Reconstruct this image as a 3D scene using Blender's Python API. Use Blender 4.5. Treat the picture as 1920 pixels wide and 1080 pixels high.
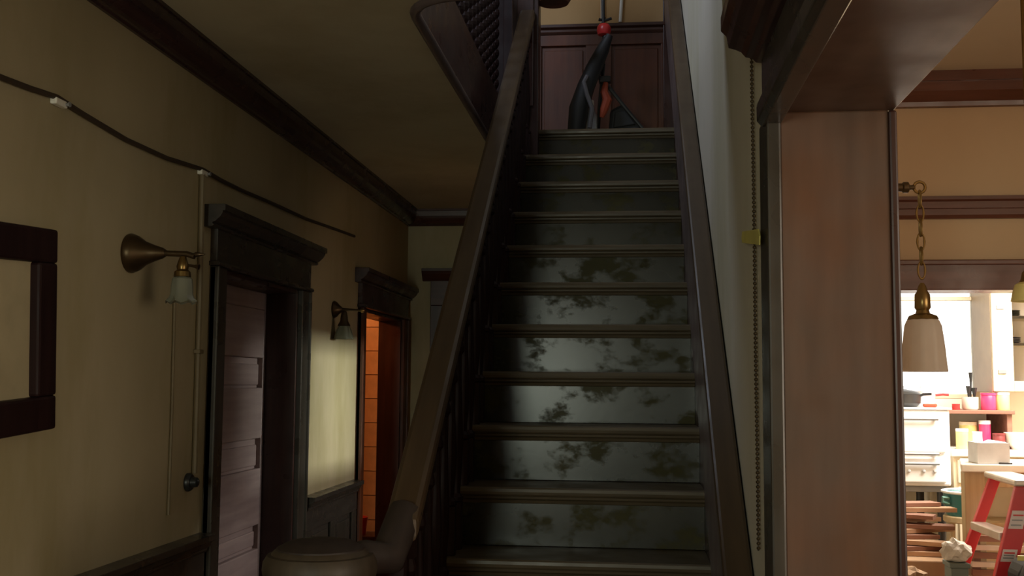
import bpy, bmesh, math, random
from mathutils import Vector, Matrix
random.seed(7)
S = bpy.context.scene
for o in list(bpy.data.objects): bpy.data.objects.remove(o, do_unlink=True)
C = S.collection
PI = math.pi

# ------------------------------------------------------------------ camera
EYE = 1.6
yaw, pit, roll, FPX = .111, .0877, .0077, 2014.4
cam = bpy.data.cameras.new('camera'); co = bpy.data.objects.new('camera', cam); C.objects.link(co)
cam.sensor_width = 36; cam.lens = FPX / 1920 * 36; cam.clip_start = .05
fwd = Vector((-math.sin(yaw)*math.cos(pit), math.cos(yaw)*math.cos(pit), math.sin(pit)))
rt = Vector((math.cos(yaw), math.sin(yaw), 0)); up = rt.cross(fwd)
c_, s_ = math.cos(roll), math.sin(roll)
r2 = c_*rt + s_*up; u2 = -s_*rt + c_*up
m = Matrix((r2, u2, -fwd)).transposed().to_4x4(); m.translation = (0, 0, EYE)
co.matrix_world = m
S.camera = co

# ------------------------------------------------------------------ world, lights, exposure
S.view_settings.view_transform = 'Standard'; S.view_settings.look = 'None'
S.view_settings.exposure = 0; S.view_settings.gamma = 1; S.view_settings.use_curve_mapping = False
S.cycles.max_bounces = 8; S.cycles.diffuse_bounces = 5; S.cycles.glossy_bounces = 4
S.cycles.sample_clamp_indirect = 4; S.cycles.use_denoising = True
S.cycles.caustics_reflective = False; S.cycles.caustics_refractive = False
w = bpy.data.worlds.new('overcast_sky'); S.world = w; w.use_nodes = True
w.node_tree.nodes['Background'].inputs[0].default_value = (1.0, .98, .93, 1)
w.node_tree.nodes['Background'].inputs[1].default_value = 2.2

def area(name, loc, aim, sx, sy, watts, col, spread=180):
    l = bpy.data.lights.new(name, 'AREA'); l.shape = 'RECTANGLE'; l.size = sx; l.size_y = sy
    l.energy = watts; l.color = col; l.spread = math.radians(spread)
    o = bpy.data.objects.new(name, l); C.objects.link(o); o.location = loc
    o.rotation_euler = (Vector(aim) - Vector(loc)).to_track_quat('-Z', 'Y').to_euler()
    return o
area('hall_side_fill', (-1.6, -1.3, 1.75), (.36, 2.6, 1.45), .9, 1.0, 21, (1, .98, .84))  # added fill for the stair wall; no window is built here
# daylight entering through the front-door window, the dining-room window, the upstairs window
area('daylight_front_window', (-1.2, -3.1, 1.58), (-1.0, 0, 1.6), .55, .70, 32, (.88, 1, .80))
area('daylight_dining_window', (2.9, .1, 1.7), (-.3, 2.6, 1.6), 1.6, 1.5, 36, (1, .84, .64))
area('kitchen_overhead_fill', (2.5, 5.6, 2.60), (2.5, 5.6, 0), 1.5, 1.3, 150, (1, .95, .86))  # added overhead fill standing in for kitchen daylight, no fixture
area('wall_patch_fill', (3.2, 5.9, 2.22), (-1.65, 6.0, 1.5), .14, .18, 5, (.95, 1, .86), 28)  # added lamp floating in the kitchen, throws the lit patch between the doors
area('daylight_upstairs_window', (-1.7, 4.4, 5.45), (.36, 4.6, 2.4), 1.0, 1.0, 52, (.74, .84, 1))

# ------------------------------------------------------------------ helpers
class MB:
    def __init__(s): s.v = []; s.f = []
    def add(s, vs, fs):
        n = len(s.v); s.v += [tuple(p) for p in vs]; s.f += [tuple(i+n for i in f) for f in fs]; return s
    def box(s, x0, x1, y0, y1, z0, z1):
        return s.add([(x0,y0,z0),(x1,y0,z0),(x1,y1,z0),(x0,y1,z0),(x0,y0,z1),(x1,y0,z1),(x1,y1,z1),(x0,y1,z1)],
                     [(0,3,2,1),(4,5,6,7),(0,1,5,4),(1,2,6,5),(2,3,7,6),(3,0,4,7)])
    def prism(s, pts, axis, a, b):
        """pts: 2-D outline; axis x -> (y,z), y -> (x,z), z -> (x,y)"""
        def P(p, t): return {'x': (t, p[0], p[1]), 'y': (p[0], t, p[1]), 'z': (p[0], p[1], t)}[axis]
        n = len(pts)
        return s.add([P(p, a) for p in pts] + [P(p, b) for p in pts],
                     [tuple(range(n))[::-1], tuple(range(n, 2*n))] + [(i, (i+1) % n, (i+1) % n+n, i+n) for i in range(n)])
    def lathe(s, prof, c=(0,0,0), axis='z', n=20, caps=True):
        """prof: (radius, height along axis)"""
        vs = []
        for r, h in prof:
            for k in range(n):
                a = 2*PI*k/n; u, v = r*math.cos(a), r*math.sin(a)
                p = {'z': (u, v, h), 'x': (h, u, v), 'y': (v, h, u)}[axis]
                vs.append((p[0]+c[0], p[1]+c[1], p[2]+c[2]))
        fs = []
        for j in range(len(prof)-1):
            for k in range(n):
                fs.append((j*n+k, j*n+(k+1) % n, (j+1)*n+(k+1) % n, (j+1)*n+k))
        if caps:
            fs.append(tuple(range(n))[::-1]); fs.append(tuple((len(prof)-1)*n+k for k in range(n)))
        return s.add(vs, fs)
    def tube(s, path, r, n=8):
        path = [Vector(p) for p in path]; vs = []; fs = []
        rr = r if isinstance(r, (list, tuple)) else [r]*len(path)
        a = None
        for i, p in enumerate(path):
            d = (path[min(i+1, len(path)-1)] - path[max(i-1, 0)]).normalized()
            if a is None: a = d.cross(Vector((0,0,1)) if abs(d.z) < .8 else Vector((0,1,0)))
            a = (a - d*a.dot(d)).normalized(); b = a.cross(d).normalized()
            for k in range(n):
                t = 2*PI*k/n; vs.append(p + (a*math.cos(t) + b*math.sin(t))*rr[i])
        for i in range(len(path)-1):
            for k in range(n): fs.append((i*n+k, i*n+(k+1) % n, (i+1)*n+(k+1) % n, (i+1)*n+k))
        fs.append(tuple(range(n))[::-1]); fs.append(tuple((len(path)-1)*n+k for k in range(n)))
        return s.add(vs, fs)
    def bar(s, p0, p1, wx, h):
        """slanted bar in a plane of constant x: p=(y,z) bottom corners, wx=(x0,x1), h vertical height"""
        return s.prism([p0, p1, (p1[0], p1[1]+h), (p0[0], p0[1]+h)], 'x', wx[0], wx[1])
    def mesh(s, name, shift=(0,0,0)):
        me = bpy.data.meshes.new(name)
        me.from_pydata([(x-shift[0], y-shift[1], z-shift[2]) for x, y, z in s.v], [], s.f)
        bm = bmesh.new(); bm.from_mesh(me); bmesh.ops.recalc_face_normals(bm, faces=bm.faces); bm.to_mesh(me); bm.free()
        return me
def shift_of(p):
    v = Vector((0,0,0))
    while p: v += p.location; p = p.parent
    return v
def obj(name, mb, mat, parent=None, bev=0, smooth=False, local=False):
    """links a mesh; vertices are in world space unless local, and are moved under the parent's origin"""
    me = mb.mesh(name, (0,0,0) if local else shift_of(parent)); me.materials.append(mat)
    if smooth:
        for p in me.polygons: p.use_smooth = True
        try: me.set_sharp_from_angle(angle=math.radians(40))
        except Exception: pass
    o = bpy.data.objects.new(name, me); C.objects.link(o); o.parent = parent
    if bev:
        b = o.modifiers.new('edge', 'BEVEL'); b.width = bev; b.segments = 2; b.limit_method = 'ANGLE'; b.angle_limit = math.radians(35)
    return o
def tag(o, label, cat, group=None, kind=None):
    o['label'] = label; o['category'] = cat
    if group: o['group'] = group
    if kind: o['kind'] = kind
    return o
def thing(name, label, cat, loc=(0,0,0), rz=0, group=None, kind=None):
    o = bpy.data.objects.new(name, None); C.objects.link(o); o.empty_display_size = .05
    o.location = loc; o.rotation_euler = (0,0,rz)
    return tag(o, label, cat, group, kind)
def piece(name, me, mat, parent, loc=(0,0,0), rot=(0,0,0)):
    """a further object on shared mesh data, at a parent-local place"""
    o = bpy.data.objects.new(name, me); C.objects.link(o); o.parent = parent; o.location = loc; o.rotation_euler = rot
    if mat and not me.materials: me.materials.append(mat)
    return o
def struct(name, mb, mat, label, cat, bev=0):
    return tag(obj(name, mb, mat, None, bev), label, cat, kind='structure')

# ------------------------------------------------------------------ materials
def nodes(name):
    mt = bpy.data.materials.new(name); mt.use_nodes = True
    t = mt.node_tree; return mt, t, t.nodes['Principled BSDF']
def noise(t, scale, detail=4, stretch=(1,1,1), rough=.55):
    tc = t.nodes.new('ShaderNodeTexCoord'); mp = t.nodes.new('ShaderNodeMapping'); nz = t.nodes.new('ShaderNodeTexNoise')
    mp.inputs['Scale'].default_value = stretch
    t.links.new(tc.outputs['Object'], mp.inputs[0]); t.links.new(mp.outputs[0], nz.inputs['Vector'])
    nz.inputs['Scale'].default_value = scale; nz.inputs['Detail'].default_value = detail; nz.inputs['Roughness'].default_value = rough
    return nz
def ramp(t, src, stops):
    r = t.nodes.new('ShaderNodeValToRGB'); t.links.new(src, r.inputs[0])
    e = r.color_ramp.elements
    while len(e) < len(stops): e.new(.5)
    for i, (p, c) in enumerate(stops):
        e[i].position = p; e[i].color = (*c, 1) if len(c) == 3 else c
    return r
def bump(t, b, src, strength, dist=.01):
    bp = t.nodes.new('ShaderNodeBump'); bp.inputs['Strength'].default_value = strength; bp.inputs['Distance'].default_value = dist
    t.links.new(src, bp.inputs['Height']); t.links.new(bp.outputs[0], b.inputs['Normal'])
def mix(t, fac, a, b):
    mx = t.nodes.new('ShaderNodeMix'); mx.data_type = 'RGBA'
    t.links.new(fac, mx.inputs[0]); t.links.new(a, mx.inputs[6]); t.links.new(b, mx.inputs[7]); return mx.outputs[2]
def wood(name, dark, light, rough=.4, stretch=(14,14,1), scale=2.2, blotch=None):
    mt, t, b = nodes(name)
    g = noise(t, scale, 6, stretch); r = ramp(t, g.outputs[0], [(.3, dark), (.7, light)])
    col = r.outputs[0]
    if blotch:
        n2 = noise(t, 3.0, 4, (1,1,.6)); f = ramp(t, n2.outputs[0], [(.45, (0,0,0)), (.65, (1,1,1))])
        r3 = ramp(t, g.outputs[0], [(.3, tuple(.7*x for x in blotch)), (.7, blotch)])
        col = mix(t, f.outputs[0], col, r3.outputs[0])
    t.links.new(col, b.inputs['Base Color'])
    n3 = noise(t, 6, 3); rr = ramp(t, n3.outputs[0], [(.3, (rough-.08,)*3), (.7, (rough+.12,)*3)])
    t.links.new(rr.outputs[0], b.inputs['Roughness'])
    return mt
def plaster(name, a, c, stain=None, rough=.75, sc=1.1):
    mt, t, b = nodes(name)
    n = noise(t, sc, 5, (1,1,.7)); r = ramp(t, n.outputs[0], [(.32, a), (.68, c)]); col = r.outputs[0]
    if stain:
        n2 = noise(t, .9, 6, (1.5,1.5,.45), .65); f = ramp(t, n2.outputs[0], [(.46, (0,0,0)), (.70, (1,)*3)])
        s = t.nodes.new('ShaderNodeRGB'); s.outputs[0].default_value = (*stain, 1)
        col = mix(t, f.outputs[0], col, s.outputs[0])
    t.links.new(col, b.inputs['Base Color']); b.inputs['Roughness'].default_value = rough
    n3 = noise(t, 40, 4); bump(t, b, n3.outputs[0], .15, .004)
    return mt
def plain(name, col, rough=.5, metal=0, var=.12, emit=0, alpha=None, trans=0, coat=0):
    mt, t, b = nodes(name)
    n = noise(t, 9, 3)
    r = ramp(t, n.outputs[0], [(.3, tuple(max(0, x*(1-var)) for x in col)), (.7, tuple(min(1, x*(1+var)) for x in col))])
    t.links.new(r.outputs[0], b.inputs['Base Color'])
    b.inputs['Roughness'].default_value = rough; b.inputs['Metallic'].default_value = metal
    if emit:
        b.inputs['Emission Color'].default_value = (*col, 1); b.inputs['Emission Strength'].default_value = emit
    if trans: b.inputs['Transmission Weight'].default_value = trans
    if coat: b.inputs['Coat Weight'].default_value = coat
    return mt

M = {}
M['wall'] = plaster('old_cream_plaster', (.40,.335,.20), (.50,.42,.27), (.32,.265,.12))
M['stairwall'] = plaster('pale_plaster', (.50,.46,.37), (.62,.57,.48), (.46,.42,.28))
M['ceil'] = plaster('ceiling_plaster', (.56,.49,.33), (.64,.56,.39), (.48,.40,.25), sc=.8)
M['tan'] = plaster('tan_dining_plaster', (.62,.44,.27), (.68,.50,.32), None, sc=1.8)
M['tanceil'] = plaster('tan_ceiling', (.60,.52,.40), (.68,.59,.46))
M['kwall'] = plaster('cream_kitchen_wall', (.80,.74,.60), (.86,.80,.66))
M['dark'] = wood('dark_mahogany', (.030,.012,.010), (.060,.024,.019), .32)
M['darkh'] = wood('dark_mahogany_long', (.030,.012,.011), (.060,.024,.021), .30, (14,1,14))
M['crown'] = wood('plum_crown_varnish', (.040,.020,.019), (.066,.034,.033), .24, (14,1,14))
M['darkx'] = wood('dark_mahogany_cross', (.045,.016,.011), (.085,.032,.022), .34, (1,14,14))
M['casing'] = wood('dark_painted_casing', (.040,.034,.026), (.060,.050,.040), .28)
M['casingh'] = wood('dark_painted_casing_long', (.040,.034,.028), (.060,.050,.042), .26, (14,1,14))
M['leaf'] = wood('aged_door_varnish', (.26,.19,.19), (.36,.275,.27), .45, (14,1,14))
M['rail'] = wood('handrail_wood', (.050,.030,.016), (.080,.050,.027), .42, (14,1,1))
M['bal'] = wood('near_black_wood', (.014,.006,.006), (.026,.011,.010), .5)
M['bal'].node_tree.nodes['Principled BSDF'].inputs['Specular IOR Level'].default_value = .15
M['capw'] = wood('newel_cap_wood', (.040,.028,.017), (.065,.047,.030), .5)
M['capd'] = wood('newel_cap_top', (.022,.014,.011), (.034,.022,.017), .6)
M['purple'] = wood('purple_side_board', (.10,.072,.070), (.15,.11,.105), .36, (14,1,2))
M['pillar'] = wood('oak_jamb', (.082,.046,.030), (.118,.072,.050), .42, (9,9,1), blotch=(.15,.065,.032))
M['soffit'] = wood('oak_soffit', (.075,.038,.024), (.11,.062,.042), .38, (9,1,9), blotch=(.13,.085,.065))
M['wains'] = wood('landing_wainscot', (.070,.021,.009), (.105,.036,.017), .45, blotch=(.17,.042,.012))
M['redwood'] = wood('reddish_trim', (.11,.040,.024), (.17,.066,.044), .32, (1,14,14))
M['tread'] = wood('worn_tread', (.055,.040,.022), (.12,.088,.052), .36, (1,14,14))
M['brass'] = plain('aged_brass', (.22,.14,.05), .3, .9)
M['darkbrass'] = plain('dark_bronze', (.085,.055,.028), .35, .8)
M['glass'] = plain('pressed_glass_shade', (.42,.43,.33), .12, 0, .1, trans=.6)
M['frost'] = plain('frosted_glass_shade', (.85,.75,.66), .55, 0, .06, trans=.5)
def frosted():
    mt, t, b = nodes('frosted_lamp_glass'); b.inputs['Roughness'].default_value = .4
    n = noise(t, 9, 3); r = ramp(t, n.outputs[0], [(.3,(.80,.70,.61)),(.7,(.88,.78,.69))]); t.links.new(r.outputs[0], b.inputs['Base Color'])
    tr = t.nodes.new('ShaderNodeBsdfTranslucent'); t.links.new(r.outputs[0], tr.inputs[0])
    mx = t.nodes.new('ShaderNodeMixShader'); mx.inputs[0].default_value = .65
    t.links.new(b.outputs[0], mx.inputs[1]); t.links.new(tr.outputs[0], mx.inputs[2])
    t.links.new(mx.outputs[0], t.nodes['Material Output'].inputs[0]); return mt
M['frost'] = frosted()
M['black'] = plain('black_fabric', (.012,.012,.014), .6)
M['blackp'] = plain('black_plastic', (.02,.02,.02), .35)
M['red'] = plain('red_plastic', (.62,.03,.03), .35)
M['orange'] = plain('orange_cloth', (.34,.055,.02), .7)
M['grey'] = plain('grey_metal', (.30,.30,.31), .4, .3)
M['white'] = plain('white_enamel', (.86,.84,.82), .25, 0, .03)
M['offwhite'] = plain('offwhite_ceramic', (.80,.77,.68), .3, 0, .04)
M['cream'] = plain('cream_paint', (.72,.62,.45), .5, 0, .05)
M['boxgrey'] = plain('light_grey_plastic', (.62,.61,.62), .4)
M['cabside'] = plain('shaded_cream_paint', (.40,.31,.21), .5, 0, .06)  # cabinet cream darkened, shade on its left side put into the colour
M['paper'] = plain('aged_paper', (.46,.39,.24), .55, 0, .1)
M['cord'] = plain('brown_cord', (.05,.032,.02), .6)
M['conduit'] = plain('painted_conduit', (.17,.125,.065), .55)
M['floorw'] = wood('floorboards', (.22,.13,.07), (.34,.21,.12), .4, (14,1,14))
M['green'] = plain('green_enamel', (.10,.22,.18), .3)
M['teal'] = plain('teal_enamel', (.04,.17,.17), .3)
M['cardboard'] = plain('cardboard', (.36,.22,.12), .8)
M['plank'] = wood('raw_lumber', (.36,.21,.12), (.52,.33,.20), .7, (1,10,10))
M['plank2'] = wood('dark_lumber', (.20,.09,.06), (.30,.15,.10), .7, (1,10,10))
M['bench'] = wood('pale_bench_wood', (.40,.29,.16), (.52,.40,.24), .6)
M['sack'] = plain('crumpled_paper', (.70,.60,.50), .8)
M['ladder'] = plain('red_fibreglass', (.62,.035,.04), .35)
M['sticker'] = plain('white_sticker', (.74,.66,.66), .45)
M['alu'] = plain('aluminium', (.62,.54,.46), .35, .4)
M['pink'] = plain('red_tin', (.75,.05,.16), .3)
M['yellow'] = plain('yellow_tin', (.78,.66,.25), .4)
M['maroon'] = plain('maroon_tin', (.22,.04,.04), .4)
M['slate'] = plain('grey_green_paint', (.16,.18,.15), .6)
M['tile'] = plain('glazed_wall_tile', (.70,.46,.26), .3, 0, .15)
M['grout'] = plain('tile_grout', (.30,.20,.13), .8)
M['strap'] = plain('grey_strap', (.12,.11,.12), .6)
M['tape'] = plain('yellow_tape', (.62,.55,.16), .5)

def riser_paint():
    mt, t, b = nodes('stained_riser_paint')
    n = noise(t, 6.5, 6, (1,1,1.4), .62); f = ramp(t, n.outputs[0], [(.385, (1,1,1)), (.49, (0,0,0))])
    g = noise(t, 2.3, 3)
    geo = t.nodes.new('ShaderNodeNewGeometry')
    for q in (n, g):
        mp = q.inputs['Vector'].links[0].from_node; t.links.new(geo.outputs['Position'], mp.inputs[0])
    base = ramp(t, g.outputs[0], [(.3, (.056,.048,.017)), (.7, (.082,.073,.033))])
    st = ramp(t, g.outputs[0], [(.3, (.016,.013,.007)), (.7, (.026,.022,.012))])
    t.links.new(mix(t, f.outputs[0], st.outputs[0], base.outputs[0]), b.inputs['Base Color'])
    sp = ramp(t, n.outputs[0], [(.40, (.06,)*3), (.50, (.5,)*3)]); t.links.new(sp.outputs[0], b.inputs['Specular IOR Level'])
    rr = ramp(t, n.outputs[0], [(.36, (.36,)*3), (.47, (.27,)*3)]); t.links.new(rr.outputs[0], b.inputs['Roughness'])
    bump(t, b, n.outputs[0], .08, .004)
    return mt
M['riser'] = riser_paint()

# ------------------------------------------------------------------ room shell
WL, WR, WR2 = -1.65, .29, .552            # left wall, hall side and dining side of the thick right wall
CE, UP = 2.87, 3.08                       # hall ceiling, upper floor
YB, YF = 7.8, -3.2
struct('floor', MB().box(-3.4,4.5,YF,8.3,-.06,0), M['floorw'], 'dark floorboards running through the house', 'floor')
mb = MB()
T = .14
for y0, y1, z0 in ((YF,4.17,0),(4.17,5.18,2.05),(5.18,6.48,0),(6.48,7.60,2.05),(7.60,YB,0)):
    mb.box(WL-T, WL, y0, y1, z0, CE)
struct('wall_left', mb, M['wall'], 'dim cream plaster wall with the two panelled doorways', 'wall')
mb = MB().box(WL-T, -1.36, YB, YB+.12, 0, CE).box(-1.36, -.55, YB, YB+.12, 2.05, CE).box(-.55, WR2, YB, YB+.12, 0, CE)
struct('wall_back', mb, M['wall'], 'cream plaster end wall of the hall behind the staircase', 'wall')
# hall ceiling with the stairwell opening (rounded near corner)
r = .20; OX, OY, OY2 = -.75, 3.38, 6.18
arc = [(OX+r-r*math.sin(a), OY+r-r*math.cos(a)) for a in [i*PI/2/8 for i in range(9)]]
edge = [(WR, OY)] + arc + [(OX, OY2)]
poly = [(WL-T, YF), (WR2, YF), (WR2, OY), ] + edge[0:1] + arc + [(OX, OY2), (OX, YB+.12), (WL-T, YB+.12)]
struct('ceiling', MB().prism(poly, 'z', CE, UP-.02), M['ceil'], 'dim cream plaster hall ceiling with a rounded stairwell opening', 'ceiling')
mb = MB().prism([(OX,6.235),(WR,6.235),(WR,YB+.12),(OX,YB+.12)], 'z', CE, UP-.02)
struct('ceiling_landing', mb, M['ceil'], 'plaster soffit under the upper landing', 'ceiling')
# crown on the left wall and end wall
prof = [(0,2.752),(.012,2.752),(.016,2.760)] + [(.016+.062*math.sin(PI*.5*i/8), 2.760+.095*(1-math.cos(PI*.5*i/8))) for i in range(1,9)] + [(.085,2.857),(.085,CE),(0,CE)]
struct('trim_1', MB().prism([(WL+a, b) for a, b in prof], 'y', YF, YB), M['crown'], 'dark wood crown moulding along the left wall', 'crown moulding')
struct('trim_2', MB().prism([(YB-a, b) for a, b in prof], 'x', WL, WR), M['darkx'], 'dark wood crown moulding across the far end wall', 'crown moulding')
# thick wall between the stairs and the dining room; added opening under the stairs, shaped to pass the wall patch's light
mb = MB()
mb.box(WR, WR2, 2.336, 4.75, 0, 5.7).box(WR, WR2, 4.75, 6.22, 1.99, 5.7).box(WR, WR2, 4.75, 6.22, 0, 1.55).box(WR, WR2, 6.22, YB+.12, 0, 5.7)
mb.box(WR, WR2, .2, 2.336, 2.20, 5.7).box(WR, WR2, YF, .2, 0, 5.7)
struct('wall_right', mb, M['stairwall'], 'pale plaster wall rising beside the staircase', 'wall')
struct('wall_front', MB().box(WL-T,-1.5,YF-.12,YF,0,CE).box(-.7,WR2,YF-.12,YF,0,CE).box(-1.5,-.7,YF-.12,YF,0,1.2).box(-1.5,-.7,YF-.12,YF,2.3,CE), M['wall'], 'front wall of the hall with its window opening', 'wall')
# upstairs
M['amber'] = plaster('amber_plaster', (.50,.30,.12), (.58,.37,.17))
struct('wall_landing', MB().box(-3.0, WR, 7.1, 7.22, UP-.02, 5.7), M['amber'], 'warm tan plaster wall above the landing panelling', 'wall')
struct('wall_upstairs', MB().box(-3.12,-3.0,2.0,7.22,UP-.02,5.7).box(-3.0,WR,1.9,2.0,UP-.02,5.7), M['stairwall'], 'pale upstairs walls beyond the stairwell', 'wall')
struct('floor_upper', MB().prism(poly[:0] + [(-3.0,2.0),(WR,2.0),(WR,OY)] + arc + [(OX,OY2),(OX,7.1),(-3.0,7.1)], 'z', UP-.02, UP), M['floorw'], 'dark upper hall floor around the stairwell', 'floor')
struct('ceiling_upper', MB().box(-3.12,WR2,1.9,YB,5.7,5.8), M['ceil'], 'upstairs ceiling', 'ceiling')
# dining room and kitchen
DX, DY = 4.4, 4.5
mb = MB().box(WR2, .93, DY, DY+.12, 0, CE).box(.93, 1.95, DY, DY+.12, 2.0, CE).box(1.95, DX, DY, DY+.12, 0, CE)
struct('wall_dining', mb, M['tan'], 'warm tan dining room wall with the kitchen doorway', 'wall')
struct('ceiling_dining', MB().box(WR2, DX, -.6, 7.1, CE, CE+.1), M['tanceil'], 'tan plaster ceiling of the dining room', 'ceiling')
struct('wall_dining_far', MB().box(3,3.1,-.6,DY,0,1.0).box(3,3.1,-.6,-.55,1.0,CE).box(3,3.1,1.0,DY,1.0,CE).box(3,3.1,-.55,1.0,2.5,CE).box(DX,DX+.1,DY,7.1,0,1.0).box(DX,DX+.1,DY,5.0,1.0,CE).box(DX,DX+.1,6.2,7.1,1.0,CE).box(WR2,DX,-.7,-.6,0,CE).box(DX,DX+.1,5.0,6.2,2.5,CE), M['tan'], 'outer dining room wall with window openings', 'wall')
KB = 6.95
mb = MB().box(WR2,1.2,KB,KB+.12,0,CE).box(1.2,2.14,KB,KB+.12,0,1.52).box(1.2,2.14,KB,KB+.12,2.42,CE).box(2.14,DX,KB,KB+.12,0,CE)
struct('wall_kitchen', mb, M['kwall'], 'bright cream kitchen wall around the window', 'wall')
struct('ceiling_kitchen', MB().box(WR2, DX, DY+.12, KB, 2.62, 2.70), M['kwall'], 'cream kitchen ceiling', 'ceiling')
# kitchen window
wn = tag(thing('window_1', 'bright overexposed kitchen window behind the stove', 'window', (1.63, KB, 1.52)), 'bright overexposed kitchen window behind the stove', 'window', kind='structure')
mb = MB().box(1.2,1.26,KB-.02,KB+.05,1.52,2.42).box(2.11,2.14,KB-.003,KB+.05,1.52,2.42).box(1.26,2.11,KB-.003,KB+.05,1.52,1.55).box(1.26,2.11,KB-.003,KB+.05,2.36,2.42)
obj('window_frame', mb, M['cream'], wn, .004)
obj('meeting_rail', MB().box(1.26,2.11,KB,KB+.04,2.13,2.155), M['cream'], wn, .004)
def clear_glass():
    mt, t, b = nodes('window_glass'); b.inputs['Transmission Weight'].default_value = 1; b.inputs['Roughness'].default_value = 0; b.inputs['IOR'].default_value = 1.02
    n = noise(t, 3, 2); r = ramp(t, n.outputs[0], [(.3,(.97,.97,.97)),(.7,(1,1,1))]); t.links.new(r.outputs[0], b.inputs['Base Color']); return mt
M['pane'] = clear_glass()
obj('pane', MB().box(1.26,2.11,KB+.015,KB+.02,1.55,2.13), M['pane'], wn); obj('pane', MB().box(1.26,2.11,KB+.015,KB+.02,2.155,2.36), M['pane'], wn)
# dining trims
prof = [(0,2.737),(.03,2.737),(.035,2.755),(.06,2.775),(.075,2.79),(.075,2.829),(.09,2.829),(.09,CE),(0,CE)]
struct('trim_3', MB().prism([(DY-a, b) for a, b in prof], 'x', WR2, DX), M['redwood'], 'dark red wood crown across the dining room wall', 'crown moulding')
prof = [(0,2.275),(.022,2.275),(.035,2.288),(.035,2.312),(.020,2.318),(.020,2.345),(.032,2.352),(.032,2.366),(0,2.366)]
struct('trim_4', MB().prism([(DY-a, b) for a, b in prof], 'x', WR2, DX), M['redwood'], 'reddish picture rail below the dining room crown', 'picture rail')
dk = thing('door_4', 'reddish wood casing of the kitchen doorway', 'doorway', (1.44, DY, 0), kind='structure')
obj('head_casing', MB().box(.82,2.06,DY-.025,DY+.14,1.984,2.09), M['redwood'], dk, .004)
obj('head_cap', MB().box(.80,2.08,DY-.04,DY,2.085,2.106), M['redwood'], dk, .004)
for x0, x1 in ((.82,.93),(1.95,2.06)): obj('side_casing', MB().box(x0,x1,DY-.025,DY+.14,0,1.984), M['redwood'], dk, .004)

# ------------------------------------------------------------------ cased opening with the pillar-like jamb
oc = thing('doorway_casing', 'thick wood jamb, soffit and header of the opening to the dining room', 'doorway', (.42, 2.3, 0), kind='structure')
obj('jamb_post', MB().box(.314, .540, 2.296, 2.345, 0, 2.179), M['pillar'], oc, .004)
obj('jamb_edge', MB().box(.286, .316, 2.286, 2.42, 0, 2.175), M['casing'], oc, .005)
obj('jamb_edge', MB().box(.538, .5555, 2.289, 2.42, 0, 2.177), M['dark'], oc, .005)
obj('soffit_board', MB().box(.314, .552, .2, 2.304, 2.178, 2.201), M['soffit'], oc, .003)
obj('casing_bead', MB().prism([(.318,2.152),(.280,2.152),(.269,2.164),(.269,2.200),(.282,2.216),(.318,2.216)], 'y', .15, 2.32), M['casingh'], oc, .003)
obj('frieze_board', MB().box(.283, .298, .15, 2.336, 2.212, 2.317), M['casingh'], oc, .002)
obj('header_cornice', MB().prism([(.294,2.299),(.272,2.301),(.264,2.3105),(.250,2.313),(.240,2.325),(.227,2.331),(.213,2.335),(.209,2.361),(.197,2.373),(.197,2.406),(.294,2.406)], 'y', .12, 2.344), M['darkh'], oc, .002)

# ------------------------------------------------------------------ left doors
def cased_door(root, y0, y1, zt, mat, math_, capn=.20):
    """casing with frieze and cornice around an opening in the left wall"""
    X = WL
    for a, b in ((y0-.12, y0), (y1, y1+.12)):
        obj('side_casing', MB().box(X, X+.028, a, b, 0, zt), mat, root, .005)
        e0, e1 = (a, a+.018) if a < y0 else (b-.018, b)
        obj('back_band', MB().box(X, X+.040, e0, e1, 0, zt), mat, root, .006)
    obj('fillet', MB().prism([(X,zt),(X+.040,zt),(X+.046,zt+.008),(X+.040,zt+.018),(X,zt+.018)], 'y', y0-.13, y1+.13), math_, root, .002)
    obj('frieze', MB().box(X, X+.030, y0-.12, y1+.12, zt+.018, zt+.155), math_, root, .003)
    p = [(0,.145),(.036,.145),(.043,.152),(.036,.160),(.050,.166),(.070,.185),(.078,.200),(.078,.206),(.088,.206),(.088,.232),(0,.232)]
    obj('cornice', MB().prism([(X+a, zt+b) for a, b in p], 'y', y0-.20, y1+.20), math_, root, .0015)
    for a, b in ((y0-.0, y0+.02), (y1-.02, y1)):
        obj('jamb', MB().box(X-T-.02, X+.004, a, b, 0, zt), M['dark'], root, .003)
    obj('head_jamb', MB().box(X-T-.02, X+.004, y0+.02, y1-.02, zt-.02, zt), M['dark'], root, .003)
d1 = thing('door_1', 'closed five-panel door in deep casing near the large wall sconce', 'door', (WL, 4.675, 0), kind='structure')
cased_door(d1, 4.17, 5.18, 2.05, M['casing'], M['casingh'])
LX = WL - T - .01
rails = [.01, .24, .50, .79, .905, 1.175, 1.32, 1.565, 1.71, 1.945, 2.03]
obj('door_leaf', MB().box(LX-.045, LX-.030, 4.19, 5.16, .01, 2.03), M['leaf'], d1)
for q in (0, 2, 4, 6, 8):
    obj('door_rail', MB().box(LX-.03, LX, 4.26, 5.13, rails[q], rails[q+1]), M['leaf'], d1, .005)
obj('door_rail', MB().box(LX-.03, LX, 4.26, 5.13, 1.945, 2.03), M['leaf'], d1, .005)
for q in (1, 3, 5, 7):
    obj('door_panel', MB().box(LX-.032, LX-.018, 4.27, 5.12, rails[q]+.012, rails[q+1]-.030), M['leaf'], d1, .008)
obj('door_panel', MB().box(LX-.032, LX-.018, 4.27, 5.12, 1.722, 1.915), M['leaf'], d1, .008)
for a, b in ((4.19,4.26),(5.13,5.16)): obj('door_stile', MB().box(LX-.032, LX-.001, a, b, .01, 2.03), M['leaf'], d1, .004)

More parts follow.
